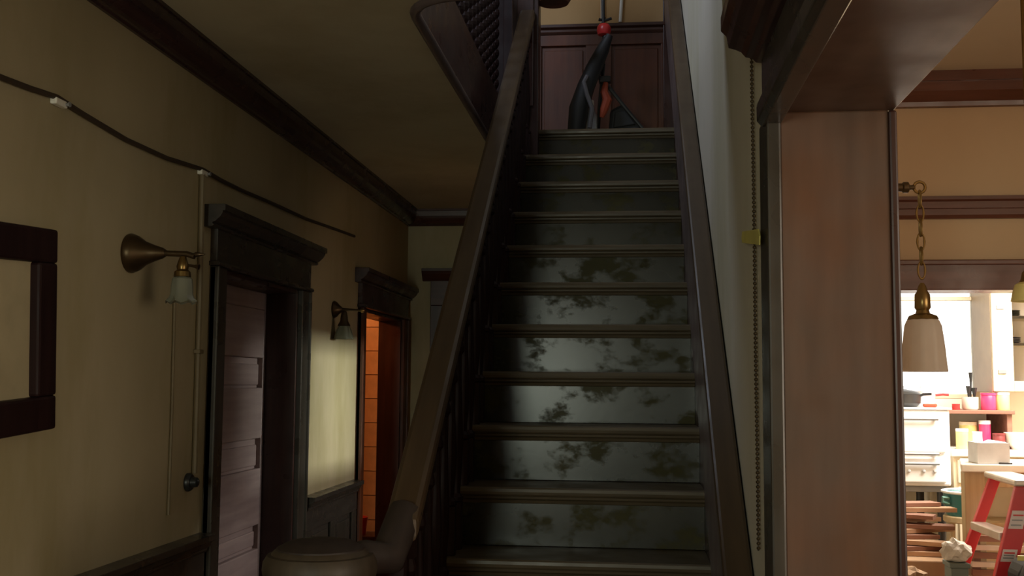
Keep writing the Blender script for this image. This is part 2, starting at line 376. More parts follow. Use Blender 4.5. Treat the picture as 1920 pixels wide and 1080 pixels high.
d2 = thing('door_2', 'narrow doorway glowing orange into the tiled bathroom', 'door', (WL, 7.04, 0), kind='structure')
cased_door(d2, 6.48, 7.60, 2.05, M['wains'], M['darkh'])
# bathroom beyond
mb = MB().box(-2.9,-2.78,6.0,8.2,0,2.6).box(-2.9,WL-T,8.0,8.12,0,2.6).box(-2.9,WL-T,5.9,6.0,0,2.6).box(-2.9,WL-T,5.9,8.12,2.6,2.7)
struct('wall_bathroom', mb, M['grout'], 'bathroom walls behind the orange doorway', 'wall')
tl = thing('wall_tiles', 'orange lit wall tiles seen through the far left doorway', 'tiled wall', (-2.05, 7.99, 0), kind='structure')
tm = MB().box(-.147,.147,-.006,.01,-.087,.087).mesh('tile'); tm.materials.append(M['tile'])
for i in range(3):
    for j in range(13):
        o = piece('tile', tm, None, tl, (-.45+i*.30, 0, .12+j*.18))
        if i == 0 and j == 0: pass
st = thing('bath_stool', 'small dark stool inside the orange bathroom doorway', 'stool', (-1.96, 7.75, 0))
obj('seat', MB().box(-2.10,-1.82,7.62,7.88,.46,.50), M['dark'], st, .006)
for sx in (-2.08,-1.87):
    for sy in (7.64,7.83): obj('leg', MB().box(sx,sx+.03,sy,sy+.03,0,.46), M['dark'], st, .003)
rb = thing('red_tub', 'small round red plastic tub on the stool in the orange doorway', 'tub', (-1.955, 7.72, .50))
obj('body', MB().lathe([(.045,.50),(.056,.60),(.058,.61),(.050,.61),(.042,.51)], (-1.955,7.72,0), n=20), M['red'], rb, smooth=True)
obj('lid', MB().lathe([(.060,.605),(.060,.622),(.05,.628),(.012,.63),(.012,.64)], (-1.955,7.72,0), n=20), M['red'], rb, smooth=True)
bl = bpy.data.lights.new('bathroom_bulb', 'POINT'); bl.energy = 13; bl.color = (1,.33,.09); bl.shadow_soft_size = .05
bo = bpy.data.objects.new('bathroom_bulb', bl); C.objects.link(bo); bo.location = (-2.35, 7.1, 2.2)

# wainscot: left of door 1, between the doors
def wainscot(name, y0, y1, n, label, capends=True):
    rt_ = thing(name, label, 'wainscot', (WL, (y0+y1)/2, 0), kind='structure')
    X = WL
    obj('back_board', MB().box(X, X+.010, y0, y1, .02, .95), M['casingh'], rt_)
    obj('top_rail', MB().box(X+.010, X+.026, y0, y1, .84, .95), M['casingh'], rt_, .004)
    obj('bottom_rail', MB().box(X+.010, X+.026, y0, y1, .16, .28), M['casingh'], rt_, .004)
    obj('baseboard', MB().box(X+.010, X+.034, y0, y1, 0, .16), M['casingh'], rt_, .005)
    stw = .10; g = (y1-y0-stw*(n+1))/n
    for i in range(n+1):
        a = y0+i*(g+stw); obj('stile', MB().box(X+.010, X+.0255, a, a+stw, .28, .84), M['casing'], rt_, .004)
    for i in range(n):
        a = y0+stw+i*(g+stw); obj('raised_panel', MB().box(X+.010, X+.020, a+.03, a+g-.03, .31, .81), M['casing'], rt_, .008)
    obj('cap_rail', MB().prism([(X,.945),(X+.030,.945),(X+.036,.953),(X+.036,.962),(X+.046,.968),(X+.055,.985),(X+.068,.992),(X+.068,1.015),(X,1.018)], 'y', y0, y1), M['casingh'], rt_, .002)
wainscot('wainscot', YF+.02, 4.03, 7, 'dark panelled wainscot with moulded cap left of the first door')
wainscot('wainscot', 5.33, 6.335, 2, 'dark panelled wainscot with moulded cap between the two doors')
# end-wall doorway behind the stairs
d3 = thing('door_3', 'dark corniced door on the end wall behind the handrail', 'door', (-.95, YB, 0), kind='structure')
for a, b in ((-1.47,-1.36),(-.55,-.44)): obj('side_casing', MB().box(a,b,YB-.03,YB,0,2.16), M['dark'], d3, .004)
obj('frieze', MB().box(-1.47,-.44,YB-.032,YB,2.16,2.36), M['darkx'], d3, .004)
obj('cornice', MB().prism([(YB,2.34),(YB-.036,2.34),(YB-.05,2.36),(YB-.075,2.39),(YB-.085,2.41),(YB-.085,2.43),(YB,2.43)], 'x', -1.53,-.38), M['darkx'], d3, .002)
obj('head_jamb', MB().box(-1.36,-.55,YB-.02,YB+.1,2.05,2.16), M['dark'], d3, .003)
obj('door_leaf', MB().box(-1.36,-.55,YB+.04,YB+.08,0,2.05), M['dark'], d3)
for z0, z1 in ((.2,.75),(.9,1.15),(1.3,1.9)):
    for x0, x1 in ((-1.28,-1.0),(-.91,-.63)): obj('door_panel', MB().box(x0,x1,YB+.028,YB+.045,z0,z1), M['dark'], d3, .008)

# ------------------------------------------------------------------ staircase
TR, RI, Y0 = .2667, .2051, 6.183
def nose(n): return Y0 - n*TR, UP - n*RI
def nl(y, h=0): return UP - (Y0-y)*RI/TR + h           # height above the nosing line
st = thing('staircase', 'steep dark staircase with stained risers climbing to the landing', 'staircase', (-.16, 2.4, 0))
XL, XR = -.655, .25
tm = MB().prism([(-.012,-.032),(.0,-.030),(.004,-.024),(.006,-.015),(.004,-.005),(-.002,0),(-TR-.035,0),(-TR-.035,-.032)], 'x', XL, XR)
# profile above has its front at local y=0 pointing to the camera: flip so the body runs back
tm.v = [(x, -y, z) for x, y, z in tm.v]
tme = tm.mesh('tread'); tme.materials.append(M['tread'])
rm = MB().box(XL+.05, XR, .030, .046, -RI+.002, -.03).mesh('riser'); rm.materials.append(M['riser'])
cm = MB().prism([(.030,-.058),(.030,-.032),(.010,-.032),(.012,-.040),(.020,-.046),(.024,-.056)], 'x', XL+.05, XR).mesh('cove'); cm.materials.append(M['tread'])
base = Vector(st.location)
for n in range(0, 15):
    y, z = nose(n)
    o = piece('tread', tme, None, st, Vector((0, y, z)) - Vector((0, base.y, 0)) - Vector((base.x, 0, 0)))
    o = piece('riser', rm, None, st, Vector((-base.x, y-base.y, z)))
    o = piece('cove_moulding', cm, None, st, Vector((-base.x, y-base.y, z)))
# strings and spandrel
ya, yb = 2.30, 6.20
obj('open_string', MB().prism([(ya,0.0),(ya,nl(ya,-.01)),(yb,nl(yb,-.06)),(yb,nl(yb,-.36)),(ya+.36,0.0)], 'x', -.68, -.655), M['dark'], st, .003)
obj('spandrel_panel', MB().prism([(2.7,0),(2.7,nl(2.7,-.33)),(3.9,nl(3.9,-.33)),(3.9,0)], 'x', -.672, -.66), M['dark'], st)
obj('wall_string', MB().prism([(ya,0),(ya,nl(ya,.30)),(yb,nl(yb,.30)),(yb,nl(yb,-.36)),(ya+.36,0)], 'x', .251, .29), M['darkh'], st, .003)
obj('soffit', MB().prism([(2.75,.02),(6.18,nl(6.18,-.34)),(6.18,nl(6.18,-.32)),(2.75,.04)], 'x', -.65, .25), M['dark'], st)
# wall-side board and rail
yc, yd = 2.15, 7.08
obj('side_board', MB().bar((yc,nl(yc,.33)), (yd,nl(yd,.33)), (.222,.25), .43), M['purple'], st, .004)
obj('wall_rail', MB().prism([(yc,nl(yc,.755)),(yd,nl(yd,.755)),(yd,nl(yd,.80)),(yc,nl(yc,.80))], 'x', .216, .285), M['rail'], st, .008)
# handrail
RX = -.6
ye, yf = 2.80, 6.10
hr = obj('handrail', MB().prism([(ye,nl(ye,.70)),(yf,nl(yf,.70)),(yf,nl(yf,.765)),(ye,nl(ye,.765))], 'x', RX-.045, RX+.045), M['rail'], st, .015)
obj('rail_easing', MB().tube([(RX,2.86,nl(2.86,.728)),(RX-.02,2.74,nl(2.72,.735)),(RX-.06,2.66,1.165),(-.70,2.62,1.155)], [.047,.046,.043,.040], 12), M['capd'], st, smooth=True)
obj('rail_volute', MB().lathe([(.02,3.83),(.09,3.835),(.105,3.86),(.105,3.885),(.09,3.91),(.02,3.915)], (-.455,6.17,0), n=24), M['wains'], st, smooth=True)
# balusters: two to a tread, square ends and a turned middle
def baluster_mesh(L):
    b = MB(); b.box(-.019,.019,-.019,.019,0,.16); b.box(-.019,.019,-.019,.019,L-.14,L)
    k = (L-.30)
    b.lathe([(.014,.16),(.022,.165),(.022,.178),(.012,.19),(.019,.16+k*.25),(.021,.16+k*.38),(.016,.16+k*.6),(.011,L-.19),(.021,L-.175),(.021,L-.16),(.014,L-.14)], n=10)
    me = b.mesh('baluster'); me.materials.append(M['bal']); return me
bal = [(d, baluster_mesh(nl(nose(1)[0]+d, .705) - nose(1)[1])) for d in (.06, .193)]
for n in range(1, 14):
    y, z = nose(n)
    for dy, me in bal: piece('baluster', me, None, st, (RX-base.x, y+dy-base.y, z))
# top newel
def newel(name, x, y, z0, z1, w, parent):
    o = obj(name, MB().box(x-w,x+w,y-w,y+w,z0,z1), M['dark'], parent, .006)
    return o
tn = newel('top_newel', -.615, 6.19, 2.80, 4.55, .078, st)
obj('newel_panel', MB().box(-.665,-.565,6.10,6.114,3.2,4.4), M['dark'], tn, .006)
obj('newel_cap', MB().box(-.71,-.52,6.095,6.285,4.55,4.60), M['dark'], tn, .01)
# bottom newel: a thick turned drum with a moulded round cap
nc = (-.755, 2.60, 0)
bn = obj('bottom_newel', MB().lathe([(.125,0),(.125,.22),(.112,.25),(.105,.27),(.100,.95),(.108,.98),(.100,1.0),(.105,1.09)], nc, n=28), M['dark'], st, .0, True)
obj('newel_cap', MB().lathe([(.110,1.085),(.122,1.092),(.130,1.105),(.128,1.12),(.136,1.128),(.139,1.145),(.137,1.165),(.128,1.180),(.118,1.182),(.112,1.190),(.080,1.204),(.03,1.212),(.001,1.213)], nc, n=40), M['capw'], bn, .0, True)
obj('cap_disc', MB().lathe([(.108,1.188),(.106,1.196),(.078,1.210),(.03,1.218),(.001,1.219)], nc, n=36), M['capd'], bn, .0, True)

# stairwell fascia, bead and the upper balustrade
sf = thing('trim_5', 'dark wood fascia and bead lining the stairwell opening', 'fascia', (OX, 4.8, CE), kind='structure')
def offset(path, d):
    """path of (x,y): shift each point by d towards the opening"""
    out = []
    for i, p in enumerate(path):
        a = Vector(path[max(i-1,0)]); b = Vector(path[min(i+1,len(path)-1)]); t = (b-a).normalized(); nrm = Vector((t.y, -t.x))
        out.append((p[0]+nrm.x*d, p[1]+nrm.y*d))
    return out
path = [(WR-.01, OY)] + arc + [(OX, OY2)]
inn = offset(path, .022)
obj('fascia_board', MB().prism(path + inn[::-1], 'z', CE-.005, UP+.055), M['darkh'], sf, .002)
obj('lower_bead', MB().tube([(x, y, CE-.004) for x, y in offset(path, .008)], .019, 10), M['purple'], sf, smooth=True)  # lighter wood puts the highlight along the bead into its colour
sh1, sh2 = offset(path, -.09), offset(path, .012)
obj('shoe_rail', MB().prism(sh1 + sh2[::-1], 'z', UP+.055, UP+.13), M['dark'], sf, .006)
ub = thing('upper_balustrade', 'dark turned upper balustrade along the stairwell edge by the ceiling', 'balustrade', (OX-.04, 4.9, UP))
def turned(L):
    b = MB(); b.box(-.02,.02,-.02,.02,0,.08); b.box(-.02,.02,-.02,.02,L-.08,L)
    pr = [(.014,.08)]
    for i in range(9):
        z = .09+i*(L-.18)/9; pr += [(.013, z), (.024, z+.02), (.026, z+.035), (.022, z+.055)]
    b.lathe(pr+[(.014,L-.08)], n=10); me = b.mesh('baluster'); me.materials.append(M['bal']); return me
tmesh = turned(.72)
z0 = UP+.13
for i in range(19):
    piece('baluster', tmesh, None, ub, (0, 3.78+i*.128-4.9, z0-UP))
obj('upper_rail', MB().box(OX-.085, OX+.005, 3.66, 6.10, z0+.72, z0+.78), M['dark'], ub, .012)

# landing: panelled wainscot, corner post, upstairs door
lw = thing('landing_wainscot', 'reddish brown panelled wainscot on the landing above the stairs', 'wainscot', (-.2, 7.1, UP), kind='structure')
Y = 7.1
obj('back_board', MB().box(-.70,WR,Y-.012,Y,UP,3.99), M['wains'], lw)
obj('top_rail', MB().box(-.70,WR,Y-.03,Y-.012,3.865,3.96), M['wains'], lw, .003)
obj('bottom_rail', MB().box(-.70,WR,Y-.03,Y-.012,UP+.0,3.25), M['wains'], lw, .003)
for a, b in ((-.70,-.60),(-.30,-.13),(.20,WR)): obj('stile', MB().box(a,b,Y-.03,Y-.012,3.25,3.865), M['wains'], lw, .003)
for a, b in ((-.60,-.30),(-.13,.20)): obj('raised_panel', MB().box(a+.02,b-.02,Y-.022,Y-.012,3.28,3.835), M['wains'], lw, .006)
obj('cap_rail', MB().prism([(Y,3.94),(Y-.034,3.94),(Y-.045,3.955),(Y-.045,3.972),(Y-.065,3.982),(Y-.065,4.003),(Y,4.005)], 'x', -.70, WR), M['darkx'], lw, .002)
obj('corner_post', MB().box(.215,.30,Y-.06,Y,UP,5.4), M['dark'], lw, .004)
ud = thing('door_5', 'dark upstairs door frame behind the top of the handrail', 'door', (-1.0, 7.1, UP), kind='structure')
obj('door_leaf', MB().box(-1.25,-.78,Y-.02,Y-.004,UP,5.0), M['bal'], ud, .003)
for a, b in ((-1.38,-1.25),(-.86,-.745)): obj('side_casing', MB().box(a,b,Y-.04,Y-.003,UP,5.1), M['bal'], ud, .004)
for z0, z1 in ((3.25,3.75),(3.9,4.8)): obj('door_panel', MB().box(-1.18,-.92,Y-.03,Y-.018,z0,z1), M['bal'], ud, .006)
obj('head_casing', MB().box(-1.38,-.745,Y-.042,Y-.003,5.0,5.12), M['bal'], ud, .004)

# ------------------------------------------------------------------ tripod with bag on the landing
TY = 6.62
tp = thing('camera_tripod', 'black folding tripod with red head leaning on the landing', 'tripod', (-.18, TY, UP))
apex = Vector((-.15, TY, 3.80))
obj('centre_leg', MB().tube([apex, (-.19,TY,3.60), (-.27,TY-.02,3.40), (-.34,TY-.05,UP)], [.022,.028,.026,.018], 10), M['blackp'], tp, smooth=True)
obj('side_leg', MB().tube([(-.17,TY,3.49), (-.02,TY+.02,3.30), (.16,TY+.03,UP)], [.014,.012,.010], 8), M['blackp'], tp, smooth=True)
obj('rear_leg', MB().tube([(-.17,TY,3.60), (-.20,TY+.12,3.35), (-.22,TY+.25,UP)], .012, 8), M['blackp'], tp, smooth=True)
obj('leg_clamp', MB().box(-.20,-.125,TY-.03,TY+.03,3.475,3.515), M['blackp'], tp, .006)
obj('red_head', MB().lathe([(.018,3.775),(.038,3.785),(.045,3.81),(.042,3.835),(.03,3.852),(.012,3.858)], (-.168,TY,0), n=18), M['red'], tp, smooth=True)
obj('tilt_lever', MB().tube([(-.20,TY,3.885),(-.165,TY,3.875),(-.155,TY,3.90),(-.165,TY,3.875),(-.12,TY,3.89)], .010, 8), M['blackp'], tp, smooth=True)
obj('mast', MB().tube([(-.172,TY,3.85),(-.176,TY,4.30)], .011, 10), M['blackp'], tp, smooth=True)
bg = thing('tripod_bag', 'long black padded bag slung against the tripod', 'bag', (-.30, TY-.13, UP))
obj('body', MB().tube([(-.13,TY-.11,3.745),(-.17,TY-.11,3.66),(-.225,TY-.12,3.54),(-.275,TY-.12,3.42),(-.32,TY-.13,3.28),(-.34,TY-.13,UP+.03)], [.022,.040,.050,.055,.060,.05], 12), M['black'], bg, smooth=True)
obj('strap', MB().tube([(-.265,TY-.185,3.47),(-.285,TY-.19,3.43),(-.265,TY-.195,3.35),(-.235,TY-.17,3.27),(-.25,TY-.165,3.15)], .014, 8), M['strap'], bg, smooth=True)
sb = thing('black_case', 'black triangular soft case behind the tripod leg', 'case', (0, TY+.10, UP))
obj('body', MB().prism([(-.15,UP),(-.13,3.32),(-.05,3.36),(.0,3.31),(.15,UP)], 'y', TY+.06, TY+.16), M['black'], sb, .02)
obj('flap', MB().prism([(-.11,3.20),(-.10,3.30),(-.03,3.31),(.03,3.22)], 'y', TY+.045, TY+.065), M['black'], sb, .006)
oc2 = thing('orange_cloth', 'crumpled orange red cloth hanging between the tripod legs', 'cloth', (-.165, TY-.06, 3.30))
obj('fold', MB().tube([(-.155,TY-.055,3.46),(-.165,TY-.065,3.40),(-.145,TY-.065,3.35),(-.165,TY-.065,3.29),(-.18,TY-.06,3.24)], [.016,.024,.030,.026,.014], 8), M['orange'], oc2, smooth=True)
gb = thing('grey_bottle', 'grey bottle standing between the tripod legs', 'bottle', (-.245, TY-.06, UP))
obj('body', MB().lathe([(.036,UP),(.038,UP+.02),(.038,UP+.17),(.02,UP+.21),(.016,UP+.24)], (-.245,TY-.06,0), n=16), M['grey'], gb, smooth=True)
obj('cap', MB().lathe([(.018,UP+.235),(.018,UP+.265),(.012,UP+.27)], (-.245,TY-.06,0), n=14), M['offwhite'], gb, smooth=True)
cd = thing('cord_pair', 'two pale cords hanging down the landing wall', 'cord', (-.12, 7.07, 4.0))
obj('strand', MB().tube([(-.19,7.08,4.9),(-.19,7.08,4.02)], .012, 8), M['offwhite'], cd)
obj('strand', MB().tube([(-.02,7.08,4.9),(-.07,7.08,4.02)], .012, 8), M['offwhite'], cd)

# ------------------------------------------------------------------ left wall things
th = .06
pf = thing('picture_frame', 'dark wooden picture frame hanging slightly crooked on the left wall', 'picture', (WL, 2.45, 1.715))
pf.rotation_euler = (th, 0, 0)
def local_frame(w, h, f):
    for nm, a in (('top',(-w,w,h-f,h)),('bottom',(-w,w,-h,-h+f)),('side',(w-f,w,-h+f,h-f)),('side',(-w,-w+f,-h+f,h-f))):
        obj('frame_'+nm, MB().box(.002,.042,a[0],a[1],a[2],a[3]), M['bal'], pf, .008, local=True)
local_frame(.42, .28, .095)
obj('picture_sheet', MB().box(.002,.014,-.34,.34,-.20,.20), M['paper'], pf, local=True)
# cable with clips
pts = [(.4,2.43),(1.2,2.36),(1.9,2.352),(2.35,2.375),(2.60,2.386),(2.73,2.394),(2.86,2.406),(3.0,2.395),(3.29,2.380),(3.6,2.384),(3.92,2.407),(4.1,2.401),(4.35,2.401),(4.69,2.410),(5.25,2.418),(5.95,2.45),(6.2,2.46)]
tag(obj('wall_cable', MB().tube([(WL+.012, y, z) for y, z in pts], .0085, 8), M['cord'], None, smooth=True), 'thin brown cable sagging between clips high on the left wall', 'cable')
for y, z, lb in ((2.875,2.397,'white cable clip nearest the picture frame, on the left wall'),(3.925,2.398,'white cable clip above the conduit beside the first door')):
    k = thing('cable_clip', lb, 'clip', (WL, y, z), group='cable clips on the left wall')
    obj('base', MB().box(WL+.001,WL+.022,y-.032,y+.032,z-.014,z+.006), M['offwhite'], k, .004)
    obj('nail', MB().lathe([(.005,0),(.005,.03),(.008,.031),(.008,.034)], (WL,y+.022,z-.004), 'x', 8), M['grey'], k)
cn = thing('conduit', 'brown painted conduit running down beside the first door casing', 'conduit', (WL, 3.93, 1.25))
obj('pipe', MB().tube([(WL+.012,3.92,2.39),(WL+.012,3.935,1.9),(WL+.012,3.94,1.25)], .011, 8), M['conduit'], cn, smooth=True)
obj('clamp', MB().box(WL,WL+.027,3.915,3.955,1.70,1.716), M['conduit'], cn, .003)
tag(obj('thin_conduit', MB().tube([(WL+.007,3.72,1.90),(WL+.007,3.73,1.5),(WL+.007,3.73,1.12)], .006, 8), M['conduit'], None, smooth=True), 'thin wire moulding running down under the large brass sconce', 'conduit')
kb = thing('wall_switch', 'black round switch at the foot of the conduit by the first door', 'switch', (WL, 3.90, 1.22))
obj('base', MB().lathe([(.034,.001),(.034,.012),(.028,.02)], (WL,3.90,1.22), 'x', 18), M['blackp'], kb, smooth=True)
obj('knob', MB().lathe([(.020,.018),(.018,.04),(.010,.046)], (WL,3.90,1.22), 'x', 14), M['blackp'], kb, smooth=True)

def sconce(y, z, s, label, glass):
    r0 = thing('wall_sconce', label, 'sconce', (WL, y, z), group='brass sconces on the left wall')
    c = (WL, y, z)
    pl = [(.064,.001),(.066,.010),(.058,.030),(.040,.055),(.028,.085),(.018,.115),(.012,.125)]
    obj('back_plate', MB().lathe([(a*s, b*s) for a, b in pl], c, 'x', 28), M['darkbrass'], r0, smooth=True)
    ax = WL+.185*s
    obj('arm', MB().tube([(WL+.11*s,y,z),(WL+.20*s,y,z-.004),(WL+.225*s,y,z-.012*s),(ax,y,z-.030*s)][:3], .010*s, 10), M['darkbrass'], r0, smooth=True)
    obj('finial', MB().lathe([(.004,.22*s),(.009,.23*s),(.006,.245*s),(.002,.26*s)], (WL,y,z-.005), 'x', 10), M['darkbrass'], r0, smooth=True)
    obj('socket', MB().lathe([(.010,-.012),(.016,-.03),(.020,-.045),(.018,-.055),(.026,-.062),(.028,-.078),(.024,-.080)], (ax,y,z), n=18), M['brass'], r0, smooth=True)
    obj('key_switch', MB().tube([(ax+.015,y,z-.040),(ax+.040,y,z-.044),(ax+.056,y,z-.047)], [.004,.005,.010], 8), M['darkbrass'], r0, smooth=True)
    pr = [(.026,-.080),(.033,-.086),(.036,-.110),(.037,-.135),(.042,-.152),(.052,-.163),(.050,-.164),(.039,-.153),(.034,-.135),(.033,-.110),(.030,-.088),(.024,-.083)]
    n = 32; b = MB().lathe(pr, (ax,y,z), n=n, caps=False)
    out = []
    for i, (x, yy, zz) in enumerate(b.v):       # fluted, scalloped rim
        k = i % n; a = 1+.035*math.cos(k*PI/2*1.0)
        if (z-zz) > .15: zz += .004*math.cos(k*PI/2)
        out.append((ax+(x-ax)*a, y+(yy-y)*a, zz))
    b.v = out
    obj('glass_shade', b, glass, r0, smooth=True)
    return r0
sconce(3.37, 2.016, 1.0, 'brass trumpet wall sconce with glass shade left of the first door', M['glass'])
s2 = thing('wall_sconce', 'dark straight-arm wall sconce between the two doors', 'sconce', (WL,5.83,1.998), group='brass sconces on the left wall')
c = (WL,5.83,1.998)
obj('back_plate', MB().lathe([(.046,.001),(.048,.008),(.041,.020),(.025,.034),(.012,.05)], c, 'x', 24), M['darkbrass'], s2, smooth=True)
obj('arm', MB().tube([(WL+.04,5.83,1.998),(WL+.10,5.83,1.996),(WL+.165,5.83,1.992)], [.010,.007,.006], 8), M['darkbrass'], s2, smooth=True)
obj('arm_tip', MB().lathe([(.003,.15),(.012,.158),(.012,.17),(.004,.178)], (WL,5.83,1.992), 'x', 10), M['brass'], s2, smooth=True)
obj('bell_socket', MB().lathe([(.006,-.005),(.015,-.015),(.020,-.04),(.022,-.065),(.034,-.085),(.036,-.092),(.030,-.093)], (WL+.062,5.83,1.998), n=18), M['darkbrass'], s2, smooth=True)
obj('glass_shade', MB().lathe([(.030,-.093),(.042,-.115),(.050,-.145),(.058,-.165),(.055,-.165),(.046,-.145),(.038,-.115),(.026,-.093)], (WL+.062,5.83,1.998), n=24, caps=False), M['glass'], s2, smooth=True)

# ------------------------------------------------------------------ pull chain and tape on the stair wall
pc = thing('pull_chain', 'beaded chain hanging on the pale stair wall beside the thick jamb', 'chain', (WR, 2.52, 2.4))
b = MB()
def chain_y(i): return 2.522-.024*(i/150)+.003*math.sin(i*.11)
for i in range(115):
    z = 2.43-i*.0105; b.lathe([(.001,-.0040),(.0036,-.0025),(.0044,0),(.0036,.0025),(.001,.0040)], (WR-.007, chain_y(i), z), n=6)
o = obj('beads', b, M['darkbrass'], pc, smooth=True); o['kind'] = 'stuff'
obj('core_wire', MB().tube([(WR-.007, chain_y(i), 2.435-i*.0105) for i in range(0,116,5)], .002, 6), M['cord'], pc)
obj('hook', MB().tube([(WR-.001,2.522,2.465),(WR-.016,2.522,2.465),(WR-.016,2.522,2.45),(WR-.007,2.522,2.435)], .0035, 8), M['darkbrass'], pc)
tag(obj('tape_strip', MB().prism([(2.3443, 1.8997), (2.4168, 1.9102), (2.4893, 1.9206), (2.6907, 1.9496), (2.7108, 1.9641), (2.6867, 1.977), (2.4812, 1.9512), (2.3604, 1.9367), (2.3362, 1.9182)], 'x', WR-.0165, WR-.0135), M['tape'], None), 'short strip of yellow tape over the chain on the stair wall', 'tape')

# ------------------------------------------------------------------ dining room lamps
LY, LXc, LZ = 2.578, .672, 2.063
bs = thing('bracket_lamp', 'brass chain wall lamp with frosted bell shade right of the jamb', 'lamp', (WR2, LY, LZ))
obj('wall_rose', MB().lathe([(.04,.001),(.04,.008),(.025,.02),(.012,.028)], (WR2,LY,LZ), 'x', 20), M['darkbrass'], bs, smooth=True)
obj('arm', MB().lathe([(.010,.02),(.010,.080),(.013,.083),(.013,.094),(.006,.098),(.006,.108)], (WR2,LY,LZ), 'x', 14), M['darkbrass'], bs, smooth=True)
def ring(R, r, c, plane, n=16, k=6):
    pts = []
    for i in range(n):
        a = 2*PI*i/n; u, v = R[0]*math.cos(a), R[1]*math.sin(a)
        pts.append((c[0]+u, c[1], c[2]+v) if plane == 'xz' else (c[0], c[1]+u, c[2]+v))
    b = MB(); vs = []; fs = []
    for i in range(n):
        p = Vector(pts[i]); d = (p-Vector(c)).normalized(); q = Vector((0,1,0)) if plane == 'xz' else Vector((1,0,0))
        for j in range(k):
            t = 2*PI*j/k; vs.append(p + d*r*math.cos(t) + q*r*math.sin(t))
    for i in range(n):
        for j in range(k): fs.append((i*k+j, i*k+(j+1)%k, ((i+1)%n)*k+(j+1)%k, ((i+1)%n)*k+j))
    return b.add(vs, fs)
obj('end_ring', ring((.013,.013), .0036, (LXc,LY,LZ), 'xz'), M['brass'], bs, smooth=True)
z = 2.035; i = 0
while z > 1.842:
    obj('chain_link', ring((.008,.020), .0030, (LXc,LY,z), 'xz' if i % 2 else 'yz'), M['brass'], bs, smooth=True); z -= .0335; i += 1
obj('socket', MB().lathe([(.004,1.838),(.009,1.830),(.012,1.818),(.017,1.811),(.018,1.780),(.014,1.774),(.016,1.767),(.031,1.761),(.035,1.753),(.030,1.750)], (LXc,LY,0), n=20), M['brass'], bs, smooth=True)
pr = [(.030,1.755),(.036,1.750),(.041,1.738),(.044,1.715),(.047,1.690),(.0495,1.660),(.0515,1.640),(.0525,1.634),(.0510,1.632)]
n = 40; b = MB().lathe(pr, (LXc,LY,0), n=n, caps=False)
b.v = [(LXc+(x-LXc)*(1+.03*math.cos((i % n)*2*PI/n*10)), LY+(y-LY)*(1+.03*math.cos((i % n)*2*PI/n*10)), zz) for i, (x, y, zz) in enumerate(b.v)]
obj('glass_shade', b, M['frost'], bs, smooth=True)
p2 = thing('pendant_lamp', 'small yellow glass pendant lamp cut by the right picture edge', 'lamp', (1.138, 3.2, CE))
obj('ceiling_rose', MB().lathe([(.05,CE),(.05,CE-.015),(.02,CE-.03)], (1.138,3.2,0), n=18), M['brass'], p2, smooth=True)
obj('rod', MB().tube([(1.138,3.2,CE-.03),(1.138,3.2,1.93)], .006, 8), M['brass'], p2, smooth=True)
obj('socket', MB().lathe([(.010,1.94),(.026,1.925),(.030,1.905),(.036,1.895)], (1.138,3.2,0), n=18), M['brass'], p2, smooth=True)
obj('glass_shade', MB().lathe([(.034,1.897),(.046,1.89),(.052,1.870),(.058,1.842),(.054,1.842),(.046,1.87),(.03,1.893)], (1.138,3.2,0), n=24, caps=False), M['yellow'], p2, smooth=True)

# ------------------------------------------------------------------ kitchen
sv = thing('stove', 'tall white enamel range under the bright kitchen window', 'stove', (1.45, 6.5, 0))
SY = 6.3
obj('body', MB().box(1.05,1.775,SY,6.88,1.04,1.465), M['white'], sv, .012)
obj('oven_door', MB().box(1.10,1.745,SY-.018,SY,1.225,1.43), M['white'], sv, .008)
obj('drawer_front', MB().box(1.10,1.745,SY-.018,SY,1.06,1.20), M['white'], sv, .008)
for z, nm in ((1.415,'upper'),(1.222,'middle'),(1.168,'lower')):
    h = obj('handle', MB().tube([(1.14,SY-.04,z),(1.70,SY-.04,z)], .009, 8), M['grey'], sv, smooth=True)
    for x in (1.16,1.68): obj('handle_post', MB().box(x,x+.012,SY-.04,SY-.01,z-.008,z+.008), M['grey'], h)
for x in (1.54,1.62,1.68): obj('knob', MB().lathe([(.009,0),(.009,-.014),(.005,-.018)], (x,SY-.018,1.125), 'y', 14), M['boxgrey'], sv, smooth=True)
obj('plinth', MB().box(1.07,1.76,SY+.03,6.86,1.005,1.04), M['grey'], sv, .004)
for x in (1.08,1.71):
    for y in (SY+.05,6.80): obj('leg', MB().lathe([(.018,0),(.012,.1),(.020,.5),(.024,1.005)], (x+.02,y,0), n=12), M['blackp'], sv, smooth=True)
obj('cooktop', MB().box(1.04,1.785,SY-.012,6.89,1.465,1.478), M['white'], sv, .004)
pn = thing('frying_pan', 'dark grey pan stacked on the white stove', 'pan', (1.50,6.45,1.478))
obj('body', MB().lathe([(.085,1.479),(.105,1.50),(.108,1.55),(.104,1.55),(.10,1.50),(.08,1.486)], (1.55,6.45,0), n=28), M['blackp'], pn, smooth=True)
obj('lid', MB().lathe([(.108,1.551),(.09,1.566),(.03,1.578),(.012,1.581),(.014,1.596),(.004,1.60)], (1.55,6.45,0), n=28), M['blackp'], pn, smooth=True)
obj('pan_handle', MB().tube([(1.63,6.42,1.535),(1.66,6.40,1.55),(1.70,6.38,1.552)], .008, 8), M['blackp'], pn, smooth=True)
tag(obj('potholder', MB().prism([(1.64,6.33),(1.71,6.32),(1.735,6.40),(1.66,6.42)], 'z', 1.479, 1.497), M['orange'], None, .006), 'red and orange potholder beside the pan on the stove', 'potholder')
kp = thing('white_pot', 'white enamel saucepan at the right of the stove top', 'saucepan', (1.70,6.58,1.478))
obj('body', MB().lathe([(.06,1.479),(.068,1.485),(.072,1.56),(.076,1.566),(.070,1.566),(.066,1.49)], (1.70,6.58,0), n=24), M['white'], kp, smooth=True)
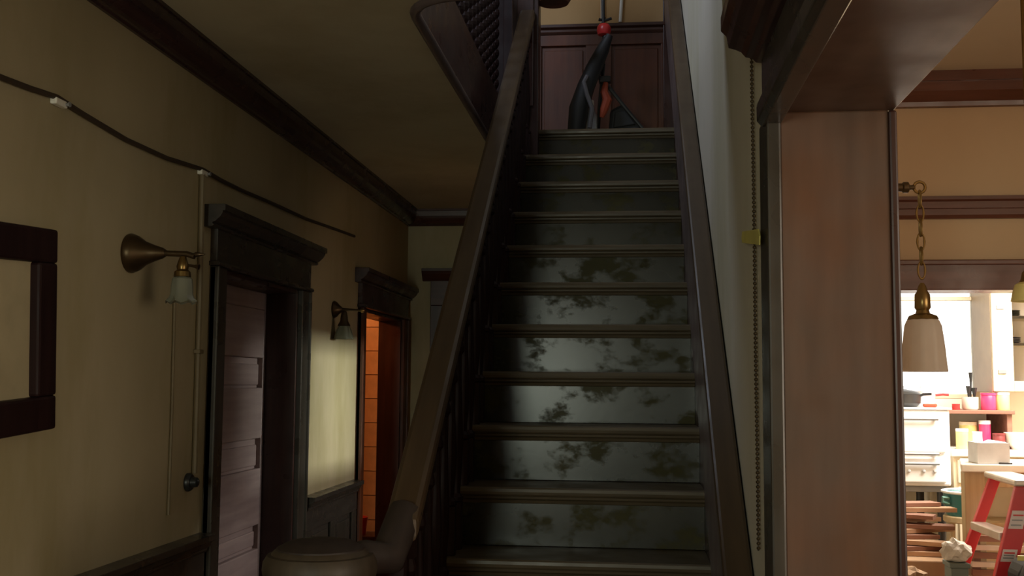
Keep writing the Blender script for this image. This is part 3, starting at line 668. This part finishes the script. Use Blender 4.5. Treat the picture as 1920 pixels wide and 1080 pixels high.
obj('lid', MB().lathe([(.074,1.567),(.05,1.580),(.012,1.585),(.012,1.60),(.004,1.604)], (1.70,6.58,0), n=24), M['white'], kp, smooth=True)
obj('pot_handle', MB().tube([(1.77,6.56,1.545),(1.81,6.55,1.55),(1.84,6.54,1.548)], .007, 8), M['red'], kp, smooth=True)
# counter with a shelf above
ct = thing('counter_cabinet', 'cream kitchen counter with drawers beside the stove', 'cabinet', (2.2,6.66,0))
obj('body', MB().box(1.82,2.75,6.42,6.94,0,1.20), M['cream'], ct, .004)
obj('worktop', MB().box(1.805,2.77,6.39,6.945,1.20,1.24), M['offwhite'], ct, .006)
for x0, x1 in ((1.84,2.12),(2.14,2.44),(2.46,2.73)):
    d = obj('drawer', MB().box(x0,x1,6.402,6.42,1.05,1.18), M['cream'], ct, .005)
    obj('knob', MB().lathe([(.006,0),(.013,-.012),(.010,-.022)], ((x0+x1)/2,6.402,1.115), 'y', 12), M['grey'], d, smooth=True)
    d = obj('door', MB().box(x0,x1,6.402,6.42,.12,1.03), M['cream'], ct, .005)
    obj('knob', MB().lathe([(.006,0),(.013,-.012),(.010,-.022)], (x0+.04,6.402,.85), 'y', 12), M['grey'], d, smooth=True)
sh = thing('wall_shelf', 'brown wooden shelf holding tins above the counter', 'shelf', (2.03,6.68,1.44))
obj('board', MB().box(1.82,2.21,6.55,6.94,1.438,1.460), M['plank2'], sh, .003)
obj('upright', MB().box(2.17,2.20,6.57,6.94,1.24,1.438), M['plank2'], sh, .003)
obj('upright', MB().box(1.835,1.86,6.70,6.94,1.24,1.438), M['plank2'], sh, .003)
def tin(name, label, cat, x, y, z, r_, h, body, lid, group='tins and jars around the wall shelf', taper=1):
    t_ = thing(name, label, cat, (x,y,z), group=group)
    obj('body', MB().lathe([(r_*.96,z+.0005),(r_,z+.006),(r_*taper,z+h*.86),(r_*.96*taper,z+h*.88)], (x,y,0), n=20), body, t_, smooth=True)
    obj('lid', MB().lathe([(r_*1.03*taper,z+h*.86),(r_*1.03*taper,z+h*.985),(r_*.98*taper,z+h),(.002,z+h)], (x,y,0), n=20), lid, t_, smooth=True)
    return t_
uc = thing('utensil_crock', 'white crock with dark utensils on the wall shelf', 'crock', (1.985,6.63,1.46))
obj('body', MB().lathe([(.040,1.461),(.046,1.47),(.046,1.535),(.042,1.535),(.040,1.48)], (1.985,6.63,0), n=20), M['offwhite'], uc, smooth=True)
for x, y, z, r_ in ((1.995,6.64,1.68,.012),(1.975,6.62,1.60,.016),(2.01,6.63,1.59,.018)):
    obj('utensil', MB().tube([(1.985+(x-1.985)*.3,6.63,1.49),(x,y,z-.06),(x,y,z)], [.004,.006,r_], 8), M['blackp'], uc, smooth=True)
tin('red_tin', 'bright pink red tin on the shelf beside the crock', 'tin', 2.085, 6.62, 1.46, .042, .10, M['pink'], M['pink'])
tin('cream_tin', 'cream canister with white lid at the right end of the shelf', 'tin', 2.165, 6.62, 1.46, .038, .104, M['yellow'], M['white'])
tin('red_bottle', 'small red spice box at the left end of the shelf', 'box', 1.895, 6.60, 1.46, .022, .035, M['red'], M['red'])
tin('glass_jar', 'squat white lidded jar on the counter beside the stove', 'jar', 1.89, 6.48, 1.24, .034, .115, M['yellow'], M['white'])
tin('white_bottle', 'white bottle on the counter below the crock', 'bottle', 1.97, 6.47, 1.24, .030, .10, M['white'], M['white'], taper=.9)
tin('yellow_tin', 'large yellow tin on the counter under the shelf', 'tin', 1.985, 6.68, 1.24, .05, .15, M['yellow'], M['cream'])
tin('striped_tin', 'red and white tin beside the yellow tin under the shelf', 'tin', 2.06, 6.62, 1.24, .032, .16, M['pink'], M['white'])
tin('maroon_tin', 'maroon tin below the red and white tin on the counter', 'tin', 2.10, 6.50, 1.24, .034, .09, M['maroon'], M['maroon'])
tag(obj('round_bowl', MB().lathe([(.03,1.2405),(.034,1.25),(.06,1.285),(.07,1.32),(.072,1.335),(.066,1.335),(.055,1.29),(.02,1.256),(.001,1.255)], (2.20,6.50,0), n=24), M['offwhite'], None, smooth=True), 'cream bowl on the counter right of the maroon tin', 'bowl')
# wall cabinet
wc = thing('wall_cabinet', 'cream hanging cabinet with glazed door at the right kitchen edge', 'cabinet', (2.5,6.77,1.57))
obj('carcass_side', MB().box(2.105,2.125,6.61,6.94,1.565,2.55), M['cabside'], wc, .002)
obj('carcass_side', MB().box(2.875,2.895,6.61,6.94,1.565,2.55), M['cream'], wc, .002)
obj('carcass_bottom', MB().box(2.125,2.875,6.61,6.94,1.565,1.59), M['cream'], wc); obj('carcass_top', MB().box(2.105,2.895,6.61,6.94,2.55,2.57), M['cream'], wc)
obj('carcass_back', MB().box(2.125,2.875,6.92,6.94,1.59,2.55), M['white'], wc)
for z in (1.84,2.0,2.2): obj('shelf', MB().box(2.126,2.874,6.64,6.92,z,z+.016), M['cream'], wc)
dr = obj('door', MB().box(2.108,2.225,6.588,6.609,1.57,2.545).box(2.40,2.49,6.588,6.609,1.57,2.545).box(2.225,2.40,6.588,6.609,1.57,1.63).box(2.225,2.40,6.588,6.609,2.12,2.545), M['cream'], wc, .004)
obj('pane', MB().box(2.225,2.40,6.595,6.600,1.63,2.12), M['pane'], dr)
for z in (2.065,1.685):
    obj('hinge', MB().box(2.135,2.18,6.58,6.588,z-.012,z+.012), M['grey'], dr, .002)
for x, y, z, r_ in ((2.27,6.74,2.016,.05),(2.27,6.74,1.856,.05)):
    for i in range(4):
        tag(obj('plate', MB().lathe([(r_*.6,z+i*.008+.0005),(r_,z+i*.008+.012),(r_*.97,z+i*.008+.014),(r_*.55,z+i*.008+.004)], (x,y,0), n=20), M['slate'] if z > 2 else M['grey'], None, smooth=True), ('dark plate in the upper stack inside the glazed cabinet' if z > 2 else 'grey plate in the lower stack inside the glazed cabinet'), 'plate', 'upper plate stack' if z > 2 else 'lower plate stack')
# workbench
wb = thing('work_bench', 'tall pale wooden bench with white top in the kitchen doorway', 'bench', (2.0,5.4,0))
obj('top', MB().prism([(1.525,5.26),(2.5,5.26),(2.5,5.66),(1.635,5.66)], 'z', 1.20, 1.238), M['offwhite'], wb, .006)
obj('apron', MB().box(1.56,2.46,5.29,5.31,1.13,1.20), M['bench'], wb, .003)
for x0, x1, y0 in ((1.545,1.635,5.28),(2.40,2.48,5.28),(1.66,1.72,5.58),(2.40,2.48,5.58)): obj('leg', MB().box(x0,x1,y0,y0+.06,0,1.20), M['bench'], wb, .004)
obj('lower_shelf', MB().box(1.67,2.47,5.33,5.60,.935,.96), M['bench'], wb, .004)
obj('back_panel', MB().box(1.67,2.47,5.62,5.64,.3,1.19), M['cream'], wb)
wx = thing('white_box', 'open white box with grey front on the pale bench', 'box', (1.68,5.36,1.238))
obj('body', MB().box(1.61,1.755,5.29,5.295,1.239,1.335).box(1.61,1.755,5.43,5.435,1.239,1.335).box(1.61,1.615,5.295,5.43,1.239,1.335).box(1.75,1.755,5.295,5.43,1.239,1.335).box(1.615,1.75,5.295,5.43,1.239,1.244), M['boxgrey'], wx)
obj('liner', MB().prism([(1.612,1.30),(1.64,1.322),(1.70,1.345),(1.752,1.338),(1.752,1.25),(1.612,1.25)], 'y', 5.30, 5.425), M['white'], wx, .01)
tag(obj('flat_tool', MB().box(1.70,1.76,5.268,5.282,1.2385,1.246), M['blackp'], None, .003), 'small black tool lying on the front edge of the bench', 'tool')
# slatted crate under the bench
cr = thing('slatted_crate', 'grey brown slatted crate behind the ladder steps', 'crate', (1.80,5.1,0))
sm = MB().box(0,.42,-.012,.012,0,.026).mesh('slat'); sm.materials.append(M['plank2'])
sm2 = MB().box(0,.42,-.012,.012,0,.022).mesh('slat'); sm2.materials.append(M['sack'])
for i in range(14): piece('slat', sm if i % 2 else sm2, None, cr, (-.26,.088+.003*(i%3),.40+i*.038), (0,0,.04*math.sin(i*2.1)))
for x in (1.56,1.92): obj('corner_post', MB().box(x,x+.03,5.222,5.25,0,.93), M['plank2'], cr)
# stepladder
ld = thing('step_ladder', 'red fibreglass stepladder in front of the pale bench', 'ladder', (1.45,4.95,0))
def lx(z): return 1.285+.26*z            # near rail
def lf(z): return 1.163+.38*z            # far rail
def railbar(f, y0, y1, wd):
    z0, z1 = 0, 1.185
    return obj('rail', MB().prism([(f(z0),z0),(f(z0)+wd,z0),(f(z1)+wd,z1),(f(z1),z1)], 'y', y0, y1), M['ladder'], ld, .004)
railbar(lf, 5.13, 5.16, .050); nr = railbar(lx, 4.74, 4.77, .082)
for z in (.25,.49,.72,.955):
    a, c = lx(z), lf(z)
    obj('step', MB().prism([(a-.005,4.77),(a+.085,4.77),(c+.060,5.13),(c-.005,5.13)], 'z', z, z+.035), M['alu'], ld, .004)
obj('top_cap', MB().prism([(1.58,4.72),(1.72,4.72),(1.73,5.18),(1.60,5.18)], 'z', 1.185, 1.212), M['alu'], ld, .008)
for y in (4.75,5.14): obj('rear_leg', MB().prism([(1.73,1.185),(1.77,1.185),(2.12,0),(2.08,0)], 'y', y, y+.02), M['ladder'], ld, .003)
for k, (z0, z1) in enumerate(((1.01,1.085),(.875,.925))):
    f0, f1 = lx(z0), lx(z1)
    o = obj('sticker', MB().prism([(f0+.008,z0),(f0+.066,z0),(f1+.066,z1),(f1+.008,z1)], 'y', 4.7385, 4.7398), M['sticker'], nr)
    for j in range(3):
        zz = z0+.012+j*(z1-z0-.024)/2.5; q = lx(zz)
        obj('sticker_bar', MB().box(q+.016,q+.058,4.7377,4.7386,zz,zz+.006), M['red'] if j == 2 else M['grey'], nr)
# green tub on a stool, dark box, boards, sacks
sl = thing('wooden_stool', 'plain wooden stool carrying the green tub', 'stool', (1.80,6.11,0))
obj('seat', MB().lathe([(.12,.87),(.125,.875),(.125,.90),(.12,.905)], (1.44,6.02,0), n=24), M['bench'], sl, smooth=True)
for k in range(3):
    a = k*2*PI/3+.5; obj('leg', MB().tube([(1.44+.08*math.cos(a),6.02+.08*math.sin(a),.88),(1.44+.10*math.cos(a),6.02+.10*math.sin(a),0)], .016, 8), M['bench'], sl)
gt = thing('green_tub', 'dark green enamel tub behind the heap of boards', 'tub', (1.80,6.11,.905))
gx, gy = 1.44, 6.02
gx = 1.80; gy = 6.11
for ch in sl.children:
    for v in ch.data.vertices: v.co.x += gx-1.44; v.co.y += gy-6.02
obj('body', MB().lathe([(.105,.9055),(.11,.915),(.123,1.02),(.128,1.03),(.12,1.03),(.113,1.02),(.10,.92)], (gx,gy,0), n=32), M['teal'], gt, smooth=True)
obj('rim', MB().lathe([(.124,1.022),(.133,1.028),(.133,1.036),(.124,1.04),(.119,1.032)], (gx,gy,0), n=32, caps=False), M['white'], gt, smooth=True)
obj('ear_handle', MB().tube([(gx-.11,gy-.055,1.0),(gx-.145,gy-.06,1.005),(gx-.145,gy-.06,.98),(gx-.11,gy-.055,.97)], .008, 8), M['green'], gt, smooth=True)
bx = thing('cardboard_box', 'brown cardboard box under the heap of boards', 'box', (1.25,5.46,0))
obj('body', MB().box(.98,1.50,5.20,5.72,0,.80), M['cardboard'], bx, .006)
obj('flap', MB().prism([(1.50,.795),(1.53,.74),(1.535,.745),(1.505,.80)], 'y', 5.23, 5.69), M['cardboard'], bx)
bpos = [(0,.802,-.10,.0),(1,.824,.25,.03),(2,.846,-.35,-.02),(3,.868,.12,.02),(4,.890,.45,-.03),(5,.912,-.2,.0),(6,.934,.3,.02),(7,.956,-.42,.0),(8,.978,.1,.02),(9,1.0,.28,-.01)]
pm = [MB().box(-.25,.25,-.04,.04,0,.020).mesh('board'), MB().box(-.21,.21,-.05,.05,0,.018).mesh('board')]
pm[0].materials.append(M['plank']); pm[1].materials.append(M['plank2'])
for i, z, a, t in bpos:
    o = bpy.data.objects.new('scrap_board', pm[i % 2]); C.objects.link(o)
    o.location = (1.30+.05*math.sin(i*1.7), 5.36+.03*i, z); o.rotation_euler = (0,0,a)
    tag(o, ('pale raw board in the heap on the cardboard box', 'reddish brown board in the heap on the cardboard box')[i % 2], 'board', ('pale boards in the heap', 'reddish brown boards in the heap')[i % 2])
def sack(name, label, c, r_, mat, seed):
    rnd = random.Random(seed); bm = bmesh.new(); bmesh.ops.create_icosphere(bm, subdivisions=3, radius=1)
    for v in bm.verts:
        k = 1+.18*math.sin(v.co.x*7+seed)*math.cos(v.co.z*6)+rnd.uniform(-.09,.09)
        v.co = Vector((v.co.x*r_[0]*k, v.co.y*r_[1]*k, max(v.co.z*r_[2]*k, -r_[2]*.8)))
    me = bpy.data.meshes.new(name); bm.to_mesh(me); bm.free(); me.materials.append(mat)
    o = bpy.data.objects.new(name, me); C.objects.link(o); o.location = c
    return tag(o, label, 'bag')
sack('paper_bag', 'crumpled white paper bag on the grey green box', (1.322,4.65,.925), (.060,.05,.048), M['sack'], 3)
sc = thing('small_carton', 'small brown carton low at the left of the heap', 'box', (1.12,4.86,0))
obj('body', MB().box(1.0,1.262,4.74,5.0,0,.70), M['cardboard'], sc, .006)
obj('flap', MB().prism([(1.262,.695),(1.285,.65),(1.29,.655),(1.267,.70)], 'y', 4.85, 4.98), M['cardboard'], sc)
sack('brown_bag', 'crumpled brown paper bag on the small carton', (1.17,4.87,.757), (.085,.06,.07), M['cardboard'], 5)
gp = thing('slate_box', 'small grey green box standing by the heap of boards', 'box', (1.32,4.66,0))
obj('body', MB().box(1.285,1.353,4.60,4.70,0,.865), M['slate'], gp, .004)
obj('lid', MB().box(1.279,1.359,4.594,4.706,.865,.885), M['slate'], gp, .004)
bgm = thing('dark_bag', 'dark zipped bag at the bottom right beside the ladder', 'bag', (1.60,4.55,0))
obj('body', MB().prism([(1.50,0),(1.50,.86),(1.515,.905),(1.55,.925),(1.62,.93),(1.80,.90),(1.82,0)], 'y', 4.45, 4.62), M['black'], bgm, .03)
obj('piping', MB().tube([(1.505,4.448,.30),(1.502,4.448,.86),(1.52,4.448,.905),(1.555,4.448,.922),(1.62,4.448,.925),(1.78,4.448,.90)], .008, 8), M['strap'], bgm, smooth=True)
obj('tag', MB().box(1.49,1.525,4.44,4.448,.925,.945), M['tape'], bgm, .002)
